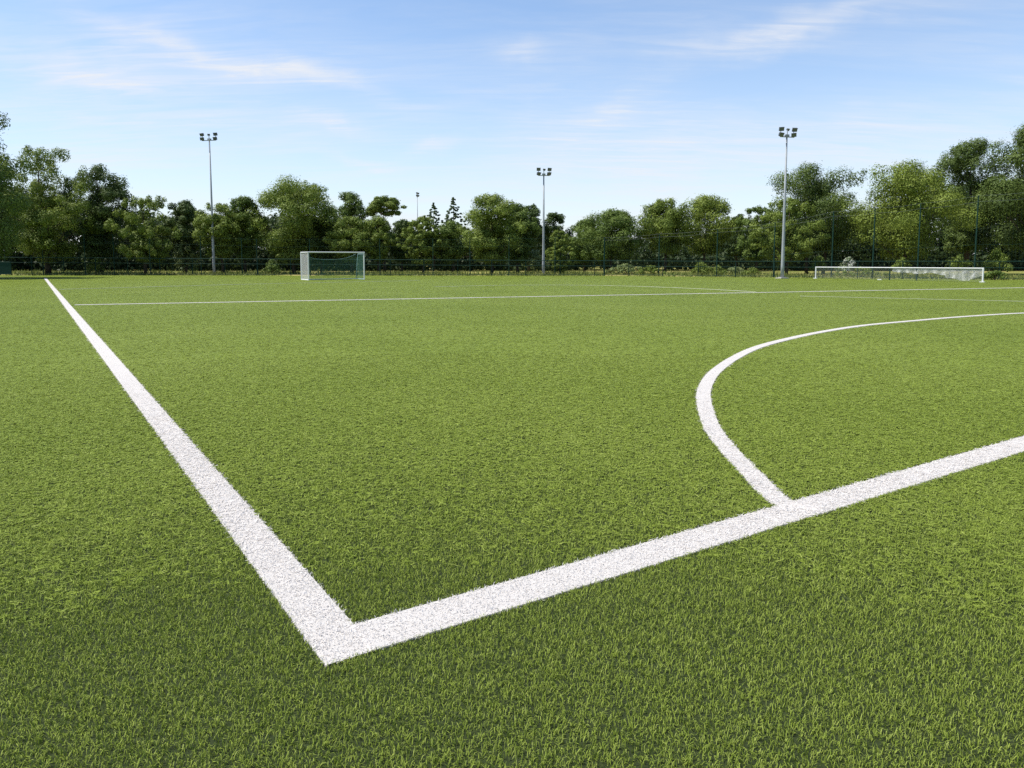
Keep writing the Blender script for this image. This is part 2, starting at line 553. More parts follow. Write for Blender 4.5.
# ------------------------------------------------------------------ trees
def tree_clumps(rg, H, Rx, z0, kind):
    """clump centres (x,y,z), radii and vertical squash that make the crown"""
    out = []
    hh = H - z0
    if kind == 'conifer':
        n = 190                                            # whorls of drooping sprays on a straight stem
        for i in range(n):
            t = 1 - (1 - (i + .5) / n) ** .8
            a = i * 2.4 + rg.uniform(-.5, .5)
            rmax = Rx * 2.2 * (1 - t) ** .8 * (.82 + .18 * math.sin(a * 3 + 1))
            u = rg.uniform(.3, 1) ** .6
            cr = max(.20, Rx * .17 * (1 - .45 * t))
            rr = max(0, rmax * u - cr * .4)
            out.append((rr * math.cos(a), rr * math.sin(a), z0 + hh * t - cr * .4 - .22 * rr + rg.uniform(-.15, .15), cr, .62))
        out.append((0, 0, H - .3, .16, 2.2))
        return out
    n = {'round': 120, 'broad': 80, 'feather': 96, 'pine': 150, 'bush': 40, 'umbrella': 50, 'spread': 100}[kind]
    lobes = [(rg.uniform(0, 2 * math.pi), rg.uniform(.06, .20), rg.uniform(.1, .9)) for _ in range(5)]
    k = 0
    while k < n:
        t = rg.uniform(0, 1)
        if kind == 'round':
            prof = math.sqrt(max(0, 1 - abs((t - .36) / .66) ** 2.3)) if t > .36 else (.80 + .2 * (t / .36))
            cr, sq = Rx * rg.uniform(.20, .28), .85
            u = rg.uniform(0, 1) ** .33
        elif kind == 'feather':
            prof = (.40 + .60 * min(1, t / .46)) * (1 - max(0, (t - .45) / .55) ** 1.9 * .55)
            cr, sq = Rx * rg.uniform(.13, .25) * (1 - .35 * t), 1.0
            u = rg.uniform(0, 1) ** .45
        elif kind == 'pine':
            prof = (.40 + .60 * min(1, t / .46)) * (1 - max(0, (t - .42) / .58) ** 1.9 * .62)
            cr, sq = Rx * rg.uniform(.12, .22) * (1 - .2 * t), .66
            u = rg.uniform(0, 1) ** .55
        elif kind == 'umbrella':
            t = .35 + .65 * t
            prof = .55 + .45 * math.sin(math.pi * min(1, (t - .2) / .8)) ** .8
            cr, sq = Rx * rg.uniform(.18, .30), .6
            u = rg.uniform(0, 1) ** .5
        elif kind == 'bush':
            prof = (1 - .25 * t) * math.sqrt(max(.05, 1 - t ** 2.4))
            cr, sq = Rx * rg.uniform(.22, .34), .85
            u = rg.uniform(0, 1) ** .4
        elif kind == 'spread':
            prof = (.40 + .60 * min(1, t / .46)) * (1 - max(0, (t - .25) / .75) ** 1.7 * .66)
            cr, sq = Rx * rg.uniform(.13, .23) * (1 - .2 * t), .75
            u = rg.uniform(0, 1) ** .42
        else:
            prof = (.40 + .60 * min(1, t / .46)) * math.sqrt(max(.06, 1 - max(0, (t - .32) / .72) ** 2.1))
            cr, sq = Rx * rg.uniform(.18, .33), .78
            u = rg.uniform(0, 1) ** .38
        cr = min(cr, hh * .24)
        a = rg.uniform(0, 2 * math.pi)
        q = 1.0
        for la, am, lt in lobes:
            q -= am * max(0, math.cos(a - la)) ** 4 * math.exp(-((t - lt) / .22) ** 2)
        rr = max(0, Rx * prof * q - cr * .9) * u
        z = z0 + cr * sq * .6 + (hh - cr * sq * 1.5) * t
        out.append((rr * math.cos(a), rr * math.sin(a), z + (0 if kind != 'pine' else .06 * rr), cr, sq))
        k += 1
    A = np.array(out)                                      # fill the wanted width and height
    ex_ = np.percentile(np.abs(A[:, :2]) + A[:, 3:4] * .85, 84)
    k_ = Rx / ex_
    tz = np.max(A[:, 2] + A[:, 3] * A[:, 4] * .8)
    A[:, :2] *= k_
    A[:, 3] *= min(1.25, max(1.0, k_))
    A[:, 2] = z0 + (A[:, 2] - z0) * (H - z0) / max(.3, tz - z0)
    out = [tuple(q) for q in A]
    if kind not in ('bush', 'umbrella'):
        for _ in range(24):                                # the shaded inside of the crown
            t = rg.uniform(.05, .78)
            a, rr = rg.uniform(0, 2 * math.pi), Rx * .5 * math.sqrt(rg.uniform(0, 1)) * (1 - .4 * t)
            out.append((rr * math.cos(a), rr * math.sin(a), z0 + (H - z0) * t, Rx * rg.uniform(.2, .3), .9))
    if kind in ('broad', 'feather', 'spread', 'pine'):     # loose sprays that break the outline
        for _ in range(22):
            b_ = out[rg.integers(0, n)]
            d = np.array((b_[0], b_[1], max(0, b_[2] - z0 - hh * .35)))
            d = d / (np.linalg.norm(d) + 1e-6)
            c = np.array(b_[:3]) + d * b_[3] * rg.uniform(.4, .75)
            if c[2] < H and np.hypot(c[0], c[1]) < Rx * 1.04:
                out.append((c[0], c[1], c[2], b_[3] * rg.uniform(.28, .5), b_[4]))
    return out


def leaf_cloud(rg, clumps, nleaf, size, up=.35, gap=.0):
    cl = np.array(clumps)
    w = cl[:, 3] ** 2.1
    idx = rg.choice(len(cl), nleaf, p=w / w.sum())
    c = cl[idx]
    d = rg.normal(0, 1, (nleaf, 3))
    d /= np.linalg.norm(d, axis=1)[:, None]
    rad = c[:, 3] * (.50 + .50 * rg.uniform(0, 1, nleaf) ** .6) * rg.normal(1, .10, nleaf)
    # each clump is itself lumpy: fold some directions inwards
    lump = .82 + .18 * np.sin(d[:, 0] * 5 + idx) * np.cos(d[:, 1] * 4.3 + idx * 1.7) + .08 * np.sin(d[:, 2] * 9 + idx)
    p = c[:, :3] + d * (rad * lump)[:, None] * np.c_[np.ones(nleaf), np.ones(nleaf), c[:, 4]]
    nrm = d * 1.5 + rg.normal(0, .40, (nleaf, 3)) + np.array((0, 0, up))
    nrm /= np.linalg.norm(nrm, axis=1)[:, None]
    a = np.cross(nrm, rg.normal(0, 1, (nleaf, 3)))
    a /= np.linalg.norm(a, axis=1)[:, None]
    b_ = np.cross(nrm, a)
    L = size * rg.uniform(.6, 1.35, nleaf)
    W = L * rg.uniform(.45, .75, nleaf)
    a *= (L / 2)[:, None]
    b_ *= (W / 2)[:, None]
    bend = nrm * (L * .12)[:, None]
    v = np.stack([p - a - bend, p - b_, p + a - bend, p + b_], 1).reshape(-1, 3)
    f = np.arange(nleaf * 4)
    # neighbouring leaves of a clump share part of their tint
    ct = rg.uniform(0, 1, len(cl))
    r = .42 * rg.uniform(0, 1, nleaf) + .58 * ct[idx]
    return v, f, np.full(nleaf, 4), r


def make_tree(name, label, cat, x0, x1, top, D, low, kind, mat, nleaf=9000, leaf=.30, seed=0, group=None,
              trunk=True, tr=None, stems=1, lean=0.0, limb=1.0):
    """crown between pixel columns x0..x1 of the photograph, seen at distance D"""
    rg = np.random.default_rng(seed + 101)
    xc = (x0 + x1) / 2
    if 20 < xc < 545 and kind != 'bush' and D < 98:      # these stand right at the fence and shade the verge
        D = 81.5 + (D - 83) * .55
    base = pt(xc, 262, D)
    X = base[0]
    Rx = abs(pt(x1, 240, D)[0] - pt(x0, 240, D)[0]) / 2
    H = pt(xc, top, D)[2]
    z0 = max(.15, pt(xc, low, D)[2])
    root = empty(name, (X, D, -.03))
    tag(root, label, cat, group)
    cl = tree_clumps(rg, H, Rx, z0, kind)
    if kind != 'bush':
        nleaf, leaf = int(nleaf * 3.1), leaf * .62
    v, f, s, r = leaf_cloud(rg, cl, nleaf, leaf)
    o = link('crown', np_mesh(name + '_crown', v, f, s, M_TREE[mat], r), root)
    if trunk:
        m = MB()
        tr = tr or max(.09, H * .020)
        for st in range(stems):
            ox = 0 if stems == 1 else (st - (stems - 1) / 2) * Rx * .35
            hz = z0 + (H - z0) * .80
            pts, rad = [], []
            for i in range(8):
                t = i / 7
                pts.append((ox * (1 + t * .6) + lean * t + rg.normal(0, .05) * (i > 0) * Rx * .4, rg.normal(0, .05) * (i > 0), -.1 + (hz + .1) * t))
                rad.append(tr / math.sqrt(stems) * (1.25 if i == 0 else 1) * (1 - .86 * t ** 1.1))
            m.tube(pts, rad, 7)
        cs = sorted(cl, key=lambda c: -c[3])[: int(26 * limb)]
        for c in cs:                                     # limbs out to the big clumps
            hb = max(z0 * .75, min(hz * .93, c[2] - math.hypot(c[0], c[1]) * rg.uniform(.45, .9)))
            t = np.clip(hb / hz, 0, 1)
            a0 = np.array((np.interp(t, np.linspace(0, 1, 8), [q[0] for q in pts]), np.interp(t, np.linspace(0, 1, 8), [q[1] for q in pts]), hb))
            e = np.array(c[:3])
            mid = (a0 + e) / 2 + np.array((0, 0, -.06 * np.linalg.norm(e - a0))) + rg.normal(0, .08, 3)
            r0 = max(.025, tr * (1 - .75 * t) * .42)
            m.tube([a0, mid, e], [r0, r0 * .65, r0 * .22], 5, cap=False)
        m.build('trunk', M_BARK, root, smooth=True)
    return root


DT = 'deciduous_tree'
TREES = [
    # name, label, x0, x1, top, D, low, kind, mat, nleaf, leaf, kw
    (DT, 'tall leafy tree cut off by the left edge, its branch tips reaching into the sky', -92, 15, 84, 66, 262, 'round', 'mid', 21000, .30, {}),
    (DT, 'broad feathery tree beside the left edge, with a thin see-through top and dark bare trunk', 4, 92, 147, 86, 262, 'feather', 'light', 15000, .30, dict(lean=-.6)),
    (DT, 'dark rounded tree directly right of the broad feathery tree, sky between its branches', 70, 132, 164, 90, 258, 'broad', 'dark', 12000, .32, {}),
    (DT, 'small bright green tree right of the dark rounded tree, low branches near the fence', 119, 172, 195, 85, 263, 'feather', 'light', 9500, .28, {}),
    (DT, 'dark dome-shaped tree left of the left floodlight mast', 166, 205, 200, 97, 258, 'broad', 'dark', 8000, .34, {}),
    (DT, 'light green tree directly behind the left floodlight mast', 198, 246, 203, 92, 257, 'broad', 'light', 9500, .30, {}),
    (DT, 'green round-headed tree just right of the left floodlight mast', 226, 264, 196, 95, 259, 'broad', 'mid', 8500, .30, {}),
    (DT, 'largest light green tree of the far side, broad domed crown, left of the goal crossbar', 252, 336, 176, 94, 262, 'broad', 'light', 16500, .31, {}),
    (DT, 'dark bushy tree standing in the shade behind the goal crossbar', 296, 346, 216, 97, 260, 'broad', 'dark', 8000, .32, {}),
    (DT, 'round-topped tree rising above the right post of the far goal', 331, 372, 192, 98, 258, 'broad', 'mid', 9500, .31, {}),
    (DT, 'light bushy tree low behind the right post of the far goal', 330, 372, 216, 92, 262, 'broad', 'light', 7000, .29, {}),
    ('umbrella_tree', 'flat-topped tree with an open umbrella crown, sky showing under its right side', 367, 402, 196, 100, 226, 'umbrella', 'light', 5200, .30, {}),
    (DT, 'low light green tree under the umbrella-crowned tree', 362, 394, 215, 93, 262, 'broad', 'light', 6500, .29, {}),
    (DT, 'dark low tree in the gap left of the thin distant mast', 386, 418, 219, 97, 262, 'broad', 'dark', 6000, .31, {}),
    (DT, 'cone-shaped light green tree below the thin distant mast', 404, 443, 216, 91, 264, 'spread', 'light', 8000, .28, {}),
    (DT, 'bushy tree in front of the two spiky conifers', 432, 473, 221, 93, 264, 'broad', 'mid', 7500, .29, {}),
    ('conifer_tree', 'left one of the two spiky blue-green conifers, smaller and pointed', 421, 447, 203, 112, 250, 'conifer', 'conifer', 7000, .32, {}),
    ('conifer_tree', 'right one of the two spiky blue-green conifers, taller with ragged side branches', 440, 467, 197, 110, 250, 'conifer', 'conifer', 7500, .32, {}),
    (DT, 'tall tree with grey-green layered crown and dark trunk, left of the middle floodlight mast', 461, 523, 194, 88, 263, 'broad', 'light', 14000, .29, {}),
    (DT, 'dark tree pressed against the right side of the tall grey-green tree', 498, 538, 204, 94, 262, 'broad', 'mid', 8500, .30, {}),
    (DT, 'dark tree with a domed top just left of the middle floodlight mast', 515, 543, 204, 102, 258, 'broad', 'dark', 6500, .33, {}),
    (DT, 'dark tree just right of the middle floodlight mast, behind the small pale tree', 539, 569, 213, 104, 258, 'broad', 'dark', 6500, .33, {}),
    (DT, 'small pale tree close to the fence, just right of the middle floodlight mast', 546, 574, 230, 83, 273, 'spread', 'light', 6500, .22, {}),
    (DT, 'tree half hidden behind the ball-shaped tree, on its left', 567, 602, 220, 97, 262, 'broad', 'mid', 8500, .29, {}),
    (DT, 'ball-shaped round tree with a short dark trunk', 580, 641, 209, 92, 258, 'round', 'mid', 16500, .27, {}),
    (DT, 'bright green dome-shaped tree right of the ball-shaped tree', 638, 692, 198, 92, 255, 'broad', 'light', 13500, .29, {}),
    (DT, 'yellowish tree with a gappy layered crown, right of the bright green dome-shaped tree', 672, 738, 195, 95, 254, 'broad', 'yellow', 11500, .30, {}),
    ('pine_tree', 'slim dark pine behind the right side of the yellowish gappy tree', 720, 752, 214, 106, 258, 'pine', 'dark', 5500, .32, {}),
    (DT, 'drooping grey-green tree left of the right floodlight mast', 735, 778, 206, 88, 260, 'feather', 'mid', 9500, .28, {}),
    ('pine_tree', 'big dark layered pine directly right of the right floodlight mast', 768, 862, 163, 88, 250, 'broad', 'pine', 19000, .30, dict(stems=2)),
    (DT, 'lower bright tree at the foot of the big layered pine, behind the right floodlight mast', 758, 816, 198, 82, 263, 'spread', 'light', 9500, .27, {}),
    (DT, 'widest yellow-green tree, standing behind the long low net', 852, 956, 160, 80, 260, 'broad', 'yellow', 21000, .28, {}),
    ('pine_tree', 'tall dark pine rising behind the tallest net post', 930, 1003, 139, 88, 252, 'broad', 'pine', 21000, .30, {}),
    ('pine_tree', 'tallest dark pine, cut off by the right edge', 980, 1092, 120, 80, 256, 'broad', 'pine', 28000, .30, {}),
]
for i, (nm, lab, x0, x1, top, D, low, kind, mat, nl, ls, kw) in enumerate(TREES):
    cat = {'conifer_tree': 'conifer', 'pine_tree': 'pine tree'}.get(nm, 'tree')
    make_tree(nm, lab, cat, x0, x1, top, D, low, kind, mat, nl, ls, seed=i * 7, group='trees behind the pitch', **kw)

# the wood behind the trees: one dark mass of foliage
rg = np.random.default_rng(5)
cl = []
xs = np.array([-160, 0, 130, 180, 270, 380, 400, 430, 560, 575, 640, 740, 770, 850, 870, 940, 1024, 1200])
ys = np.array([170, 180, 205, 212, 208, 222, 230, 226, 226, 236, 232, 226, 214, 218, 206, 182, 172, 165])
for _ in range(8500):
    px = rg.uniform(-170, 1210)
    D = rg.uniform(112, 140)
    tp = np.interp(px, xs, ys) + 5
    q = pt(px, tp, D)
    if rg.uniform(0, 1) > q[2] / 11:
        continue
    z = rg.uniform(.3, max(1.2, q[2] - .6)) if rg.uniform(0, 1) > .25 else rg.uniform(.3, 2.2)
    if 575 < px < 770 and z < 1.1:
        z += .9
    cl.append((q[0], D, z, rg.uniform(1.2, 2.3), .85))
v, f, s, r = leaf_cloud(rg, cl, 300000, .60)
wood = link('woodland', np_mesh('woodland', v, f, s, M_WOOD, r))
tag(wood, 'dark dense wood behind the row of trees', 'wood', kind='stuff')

# ------------------------------------------------------------------ shrubs along the fence
SHRUBS = [
    ('pale green shrub standing left of the left floodlight mast, under the dark dome-shaped tree', 172, 194, 240, 88, 268, 'silver', 2600, .24),
    ('small light shrub behind the fence near the left edge', 88, 106, 257, 83, 272, 'light', 1200, .2),
    ('low shrub behind the fence between the far goal and the left floodlight mast', 262, 282, 259, 84, 273, 'mid', 1200, .2),
    ('pale shrub at the foot of the middle floodlight mast', 522, 548, 249, 90, 268, 'silver', 2600, .22),
    ('low green hedge bush right of the ball-shaped tree\'s trunk', 610, 641, 263, 84, 275, 'silver', 1500, .2),
    ('dark low bush right of the low green hedge bush', 640, 662, 265, 82, 276, 'light', 1300, .18),
    ('tallest pointed shrub on the dry verge below the yellowish gappy tree', 693, 711, 261, 79, 277, 'light', 1700, .15),
    ('bushy shrub right of the pointed shrub on the dry verge', 708, 728, 265, 79, 277, 'light', 1500, .15),
    ('wide flat-topped shrub on the dry verge, third from the pointed shrub', 724, 746, 266, 79, 277, 'silver', 1500, .15),
    ('small round shrub on the dry verge near the right floodlight mast', 745, 761, 267, 77, 278, 'light', 1000, .14),
    ('white-blossomed bush behind the left part of the long low net', 840, 858, 256, 78, 272, 'white', 2000, .15),
    ('green bush just left of the white-blossomed bush', 812, 826, 255, 80, 270, 'mid', 1500, .18),
    ('yellowish low bush seen through the left half of the long low net', 845, 880, 267, 72, 278, 'yellow', 1800, .14),
    ('light bush behind the fence, left of the second tallest net post', 894, 912, 257, 76, 270, 'light', 1500, .16),
    ('light bush behind the fence, left of the tallest net post', 948, 970, 254, 75, 270, 'light', 1800, .16),
    ('tall light bush behind the fence, just right of the tallest net post', 982, 1010, 248, 76, 272, 'light', 2400, .17),
    ('leafy shrub touching the right end of the long low net', 985, 1006, 270, 61, 279, 'mid', 1900, .12),
]
for i, (lab, x0, x1, top, D, low, mat, nl, ls) in enumerate(SHRUBS):
    make_tree('shrub', lab, 'shrub', x0, x1, top, D, low, 'bush', mat, nl, ls, seed=900 + i * 3, group='shrubs along the fence', tr=.05, limb=.4)

# long dry grass on the verge beyond the turf
rg = np.random.default_rng(9)
n = 60000
x = rg.uniform(-75, 75, n)
off = np.abs(rg.normal(0, 1, n)) * 9 + .25
y = edge_y(x) + off
patch = np.sin(x * .35) + np.sin(x * .9 + 1.3) * .6 + np.sin(y * .5 + x * .2)
k = rg.uniform(-1.5, 2.2, n) < patch
x, y = x[k], y[k]
n = len(x)
h = rg.uniform(.12, .50, n) * np.clip((y - edge_y(x)) / 2.5, .25, 1)
a = rg.uniform(0, 2 * np.pi, n)
w = rg.uniform(.03, .09, n)
dx, dy = np.cos(a) * w, np.sin(a) * w
lx, ly = rg.normal(0, .12, n), rg.normal(0, .12, n)
v = np.stack([np.c_[x - dx, y - dy, np.full(n, -.04)], np.c_[x + dx, y + dy, np.full(n, -.04)], np.c_[x + lx, y + ly, h]], 1).reshape(-1, 3)
o = link('verge_grass', np_mesh('verge_grass', v, np.arange(3 * n), np.full(n, 3), M_TREE['straw'], rg.uniform(0, 1, n)))
tag(o, 'long dry grass on the strip between turf and trees', 'grass', kind='stuff')

# ------------------------------------------------------------------ fences
FENCE = np.array([(-110.0, 83.6), (-55.3, 81.0), (11.5, 77.3), (42.4, 61.5), (85.0, 40.2)])


def along(path, s):
    seg = np.linalg.norm(np.diff(path, axis=0), axis=1)
    cum = np.concatenate(([0], np.cumsum(seg)))
    return np.array((np.interp(s, cum, path[:, 0]), np.interp(s, cum, path[:, 1]))), cum[-1]


def on_path(path, px):                 # where the sight line of a pixel column crosses a fence line
    k = (px - 512) / FPX * CP          # x / y on the ground (close to the horizon)
    for a, b_ in zip(path[:-1], path[1:]):
        d = b_ - a
        den = d[0] - k * d[1]
        t = (k * a[1] - a[0]) / den
        if 0 <= t <= 1:
            return a + d * t
    return path[-1]


fence = empty('perimeter_fence', (11.5, 77.3, 0))
tag(fence, 'long dark green mesh fence with two rails running along the back of the pitch', 'fence')
FO = np.array((11.5, 77.3, 0))


def rail_h(p):                         # the fence is higher on the left
    return float(np.interp(p[0], [-60, -20, 20, 50], [1.98, 1.72, 1.52, 1.55]))


_, TOT = along(FENCE, 0)
sp = np.arange(0, TOT + .01, 3.6)
posts = [along(FENCE, s)[0] for s in sp]
for dz, rr, nm in ((0, .034, 'top_rail'), (-.55, .026, 'middle_rail'), (None, .03, 'bottom_rail')):
    m = MB()
    m.tube([(p[0], p[1], .12 if dz is None else rail_h(p) + dz) for p in posts], rr, 6)
    m.build(nm, M_GREEN, fence, loc=FO)
for p in posts:
    m = MB()
    hh = rail_h(p)
    m.tube([(p[0], p[1] + .05, -.1), (p[0], p[1] + .05, hh + .03)], .045, 8)
    m.build('post', M_GREEN, fence, loc=FO)
m = MB()
st = np.arange(0, TOT, .11)
for s_ in st:
    p = along(FENCE, s_)[0]
    if -75 < p[0] < 62:
        m.tube([(p[0], p[1], .1), (p[0], p[1], rail_h(p) - .02)], .0045, 3, cap=False)
for z in np.arange(.2, 1.5, .11):
    m.tube([(p[0], p[1] - .012, min(z, rail_h(p) - .03)) for p in posts], .0045, 3, cap=False)
m.build('mesh_panel', M_MESH, fence, loc=FO)

# dense green screen panel at the left end of the fence
pl = empty('screen_panel', tuple(pt(2, 276, 79.0)[:2]) + (0,))
tag(pl, 'dark green screen panel in a frame standing at the left edge', 'screen')
a, b_ = pt(-14, 276, 79.0), pt(11.5, 276, 79.0)
LO = np.array((pl.location.x, pl.location.y, 0))
m = MB()
m.box(((a[0] + b_[0]) / 2, 79, .78), (b_[0] - a[0], .03, 1.25))
m.build('screen', M_GREEN, pl, loc=LO)
m = MB()
for q in (a, b_):
    m.tube([(q[0], 79, -.02), (q[0], 79, 1.48)], .04, 6)
for z in (.14, 1.45):
    m.tube([(a[0], 79, z), (b_[0], 79, z)], .035, 6)
m.build('frame', M_GREEN, pl, loc=LO)


def ball_stop(name, label, path, cols, heights, cables, net_gap, cord, pr=.05, cm=None):
    """tall posts carrying horizontal cables and a thin net"""
    P = [on_path(path, c) for c in cols]
    root = empty(name, (P[0][0], P[0][1], 0))
    LO = np.array((P[0][0], P[0][1], 0))
    tag(root, label, 'ball net')
    for p, h in zip(P, heights):
        m = MB()
        m.tube([(p[0], p[1], -.1), (p[0], p[1], h)], [pr, pr * .75], 8)
        m.build('post', M_GREEN, root, loc=LO)
    for fr in cables:
        m = MB()
        pts = []
        for i in range(len(P) - 1):
            for k in range(8):
                t = k / 8
                q = P[i] * (1 - t) + P[i + 1] * t
                h = heights[i] * (1 - t) + heights[i + 1] * t
                pts.append((q[0], q[1] - .07, h * fr - .10 * math.sin(math.pi * t)))
        pts.append((P[-1][0], P[-1][1] - .07, heights[-1] * fr))
        m.tube(pts, .009, 5)
        m.build('cable', (cm if cm and fr > .9 else M_GREEN), root, loc=LO)
    m = MB()
    for i in range(len(P) - 1):
        L = np.linalg.norm(P[i + 1] - P[i])
        for t in np.arange(0, 1, net_gap / L):
            q = P[i] * (1 - t) + P[i + 1] * t
            h = heights[i] * (1 - t) + heights[i + 1] * t
            m.tube([(q[0], q[1], 1.0), (q[0], q[1], h - .12)], cord, 3, cap=False)
        for z in np.arange(1.2, min(heights[i], heights[i + 1]) - .2, net_gap):
            m.tube([(P[i][0], P[i][1], z), (P[i + 1][0], P[i + 1][1], z)], cord, 3, cap=False)
    m.build('net', M_MESH, root, loc=LO)
    return root


F2 = FENCE + np.array((0, .45))
ball_stop('ball_stop_net', 'lower ball-stop net on green posts along the left and middle of the far side', F2,
          [-60, 5, 43, 85, 114, 150, 201, 242, 257, 310, 380, 433, 470, 509, 555, 604],
          [4.4, 4.4, 4.4, 4.45, 4.4, 4.3, 4.2, 4.0, 3.9, 3.9, 3.9, 3.9, 3.9, 4.0, 4.0, 4.0], (1.0, .80), .30, .004)
ball_stop('ball_stop_net', 'tallest ball-stop net on green posts behind the long low net at the right', F2,
          [604.5, 659, 717, 774, 832, 873, 918, 975, 1042, 1110],
          [4.0, 4.3, 4.7, 5.2, 6.1, 6.3, 6.6, 7.1, 7.4, 7.6], (1.0, .93, .42), .26, .0045, .065, M_CABLE)

# ------------------------------------------------------------------ floodlights
def floodlight(label, px, base_py, top_py, seed, D=None, rz=0.0, w=1.75, small=False, rb=.15):
    q = gnd(px, base_py) if D is None else pt(px, 262, D)[:2]
    D = q[1]
    # the photographed mast is vertical: its height follows from its head's row
    H = pt(px, top_py, D)[2]
    root = empty('floodlight_mast', (q[0], q[1], 0))
    tag(root, label, 'floodlight', 'floodlight masts around the pitch')
    root.rotation_euler = (0, 0, rz)
    m = MB()
    m.tube([(0, 0, .05), (0, 0, 1.2), (0, 0, H * .5), (0, 0, H)], [rb * 1.1, rb, rb * .72, rb * .45], 14)
    m.build('pole', M_GALV, root, smooth=True)
    m = MB()
    m.box((0, 0, .03), (.85, .85, .12))
    m.box((0, 0, .11), (.5, .5, .06))
    m.build('foot_plate', M_CONC if not small else M_GALV, root)
    m = MB()
    m.tube([(-w / 2, -.05, H - .22), (w / 2, -.05, H - .22)], .045, 6)
    m.tube([(-w / 2 + .05, -.05, H + .30), (-w / 2 + .05, -.05, H - .22)], .03, 5)
    m.tube([(w / 2 - .05, -.05, H + .30), (w / 2 - .05, -.05, H - .22)], .03, 5)
    m.tube([(0, -.05, H + .28), (0, -.05, H - .25)], .04, 6)
    m.box((0, 0, H - .12), (.34, .26, .22))
    m.build('crossarm', M_GALV, root)
    rgl = np.random.default_rng(seed)
    spots = [(-w / 2 + .05, H - .02), (-w / 2 + .05, H + .44), (w / 2 - .08, H - .02), (w / 2 - .02, H + .44), (.02, H + .40)]
    for i, (lx, lz) in enumerate(spots):
        k = .62 if i == 4 else 1.0
        lamp = bpy.data.objects.new('lamp', None)
        m = MB()                       # housing: tapered box, deeper at the back, with fins and a visor
        W, Hh, Dp = .42 * k, .32 * k, .25 * k
        b0 = len(m.v)
        for y, s2 in ((-Dp / 2, 1.0), (Dp * .15, .96), (Dp / 2, .62)):
            for sx, sz in ((-1, -1), (1, -1), (1, 1), (-1, 1)):
                m.v.append((sx * W / 2 * s2, y, sz * Hh / 2 * s2))
        for r_ in range(2):
            for c in range(4):
                c2 = (c + 1) % 4
                m.f.append((b0 + r_ * 4 + c, b0 + r_ * 4 + c2, b0 + r_ * 4 + 4 + c2, b0 + r_ * 4 + 4 + c))
        m.f.append((b0 + 8, b0 + 9, b0 + 10, b0 + 11))
        m.f.append((b0 + 3, b0 + 2, b0 + 1, b0))
        for fx in (-.12, -.04, .04, .12):
            m.box((fx * k, Dp * .55, 0), (.012, Dp * .3, Hh * .55))
        m.box((0, -Dp * .62, Hh / 2 + .012), (W * 1.02, Dp * .32, .015))
        lamp = m.build('lamp', M_LAMP, root)
        lamp.location = (lx, -.10, lz)
        lamp.rotation_euler = (R(24 + rgl.uniform(-5, 8)), R(rgl.uniform(-6, 6)), R(rgl.uniform(-30, 30)))
        m2 = MB()
        m2.box((0, -Dp / 2 - .006, 0), (W * .88, .008, Hh * .84))
        m2.build('lens', M_LENS, lamp)
    return root


floodlight('left floodlight mast, a tall grey pole behind the far left of the pitch', 214.2, 274.6, 138.5, 3, rz=R(-12))
floodlight('middle floodlight mast, the shortest of the three beside the pitch', 543.4, 275.2, 173.5, 4, rz=R(6), w=1.25)
floodlight('right floodlight mast, with a pale thick base left of the long low net', 782.2, 278.6, 134.5, 5, rz=R(15), w=1.4)
floodlight('thin distant mast rising above the trees between goal and middle mast', 418, 268, 195.5, 6, D=150, rz=R(75), w=.9, small=True, rb=.13)

# ------------------------------------------------------------------ far goal
A3 = gnd(308.8, 280.5)
gd = dirR.copy()                                     # the goal stands square to the pitch lines
k_ = (364.0 - 512) / FPX * CP
GW = float((k_ * A3[1] - A3[0]) / (gd[0] - k_ * gd[1]))
B3 = A3 + gd * GW
gn = np.array((-gd[1], gd[0]))                       # into the goal, away from the camera
GH = pt(308.8, 251.8, A3[1])[2] - .03
GD = 1.9
goal = empty('football_goal', (A3[0], A3[1], 0))
goal.rotation_euler = (0, 0, math.atan2(gd[1], gd[0]))
tag(goal, 'white framed football goal with green net at the far end of the pitch', 'goal')


def bar(name, p, q, r, mat, n=8, parent=None, cap=True):
    m = MB()
    m.tube([p, q], r, n, cap)
    return m.build(name, mat, parent or goal, smooth=False)


bar('goalpost', (0, 0, 0), (0, 0, GH), .052, M_GOAL, 10)
bar('goalpost', (GW, 0, 0), (GW, 0, GH), .052, M_GOAL, 10)
bar('crossbar', (-.06, 0, GH), (GW + .06, 0, GH), .052, M_GOAL, 10)
bar('back_post', (0, GD, 0), (0, GD, GH), .05, M_GOAL, 8)
bar('back_post', (GW, GD, 0), (GW, GD * .72, GH - .12), .028, M_STAY, 8)
bar('side_bar', (0, 0, GH - .004), (0, GD, GH - .004), .045, M_GOAL, 8)
bar('side_bar', (GW, 0, GH - .12), (GW, GD * .72, GH - .12), .028, M_STAY, 8)
bar('base_bar', (0, .05, .04), (0, GD, .04), .05, M_GOAL, 8)
bar('base_bar', (GW, .05, .04), (GW, GD, .04), .035, M_STAY, 8)
bar('base_bar', (0, GD, .04), (GW, GD, .04), .03, M_STAY, 8)


def net_grid(fn, nu, nv, cord, mat, name, parent, loc=None):
    """strands following fn(u, v) -> point"""
    m = MB()
    for i in range(nu + 1):
        m.tube([fn(i / nu, j / 6) for j in range(7)], cord, 3, cap=False)
    for j in range(nv + 1):
        m.tube([fn(i / 10, j / nv) for i in range(11)], cord, 3, cap=False)
    if loc is None:
        return m.build(name, mat, parent)
    return m.build(name, mat, parent, loc=loc)


def sag_top(u):                                       # the back net hangs between its corners
    return GH - .10 - .50 * (1 - abs(2 * u - 1) ** 2.2) ** .8 * (1 if u > .02 else 1)


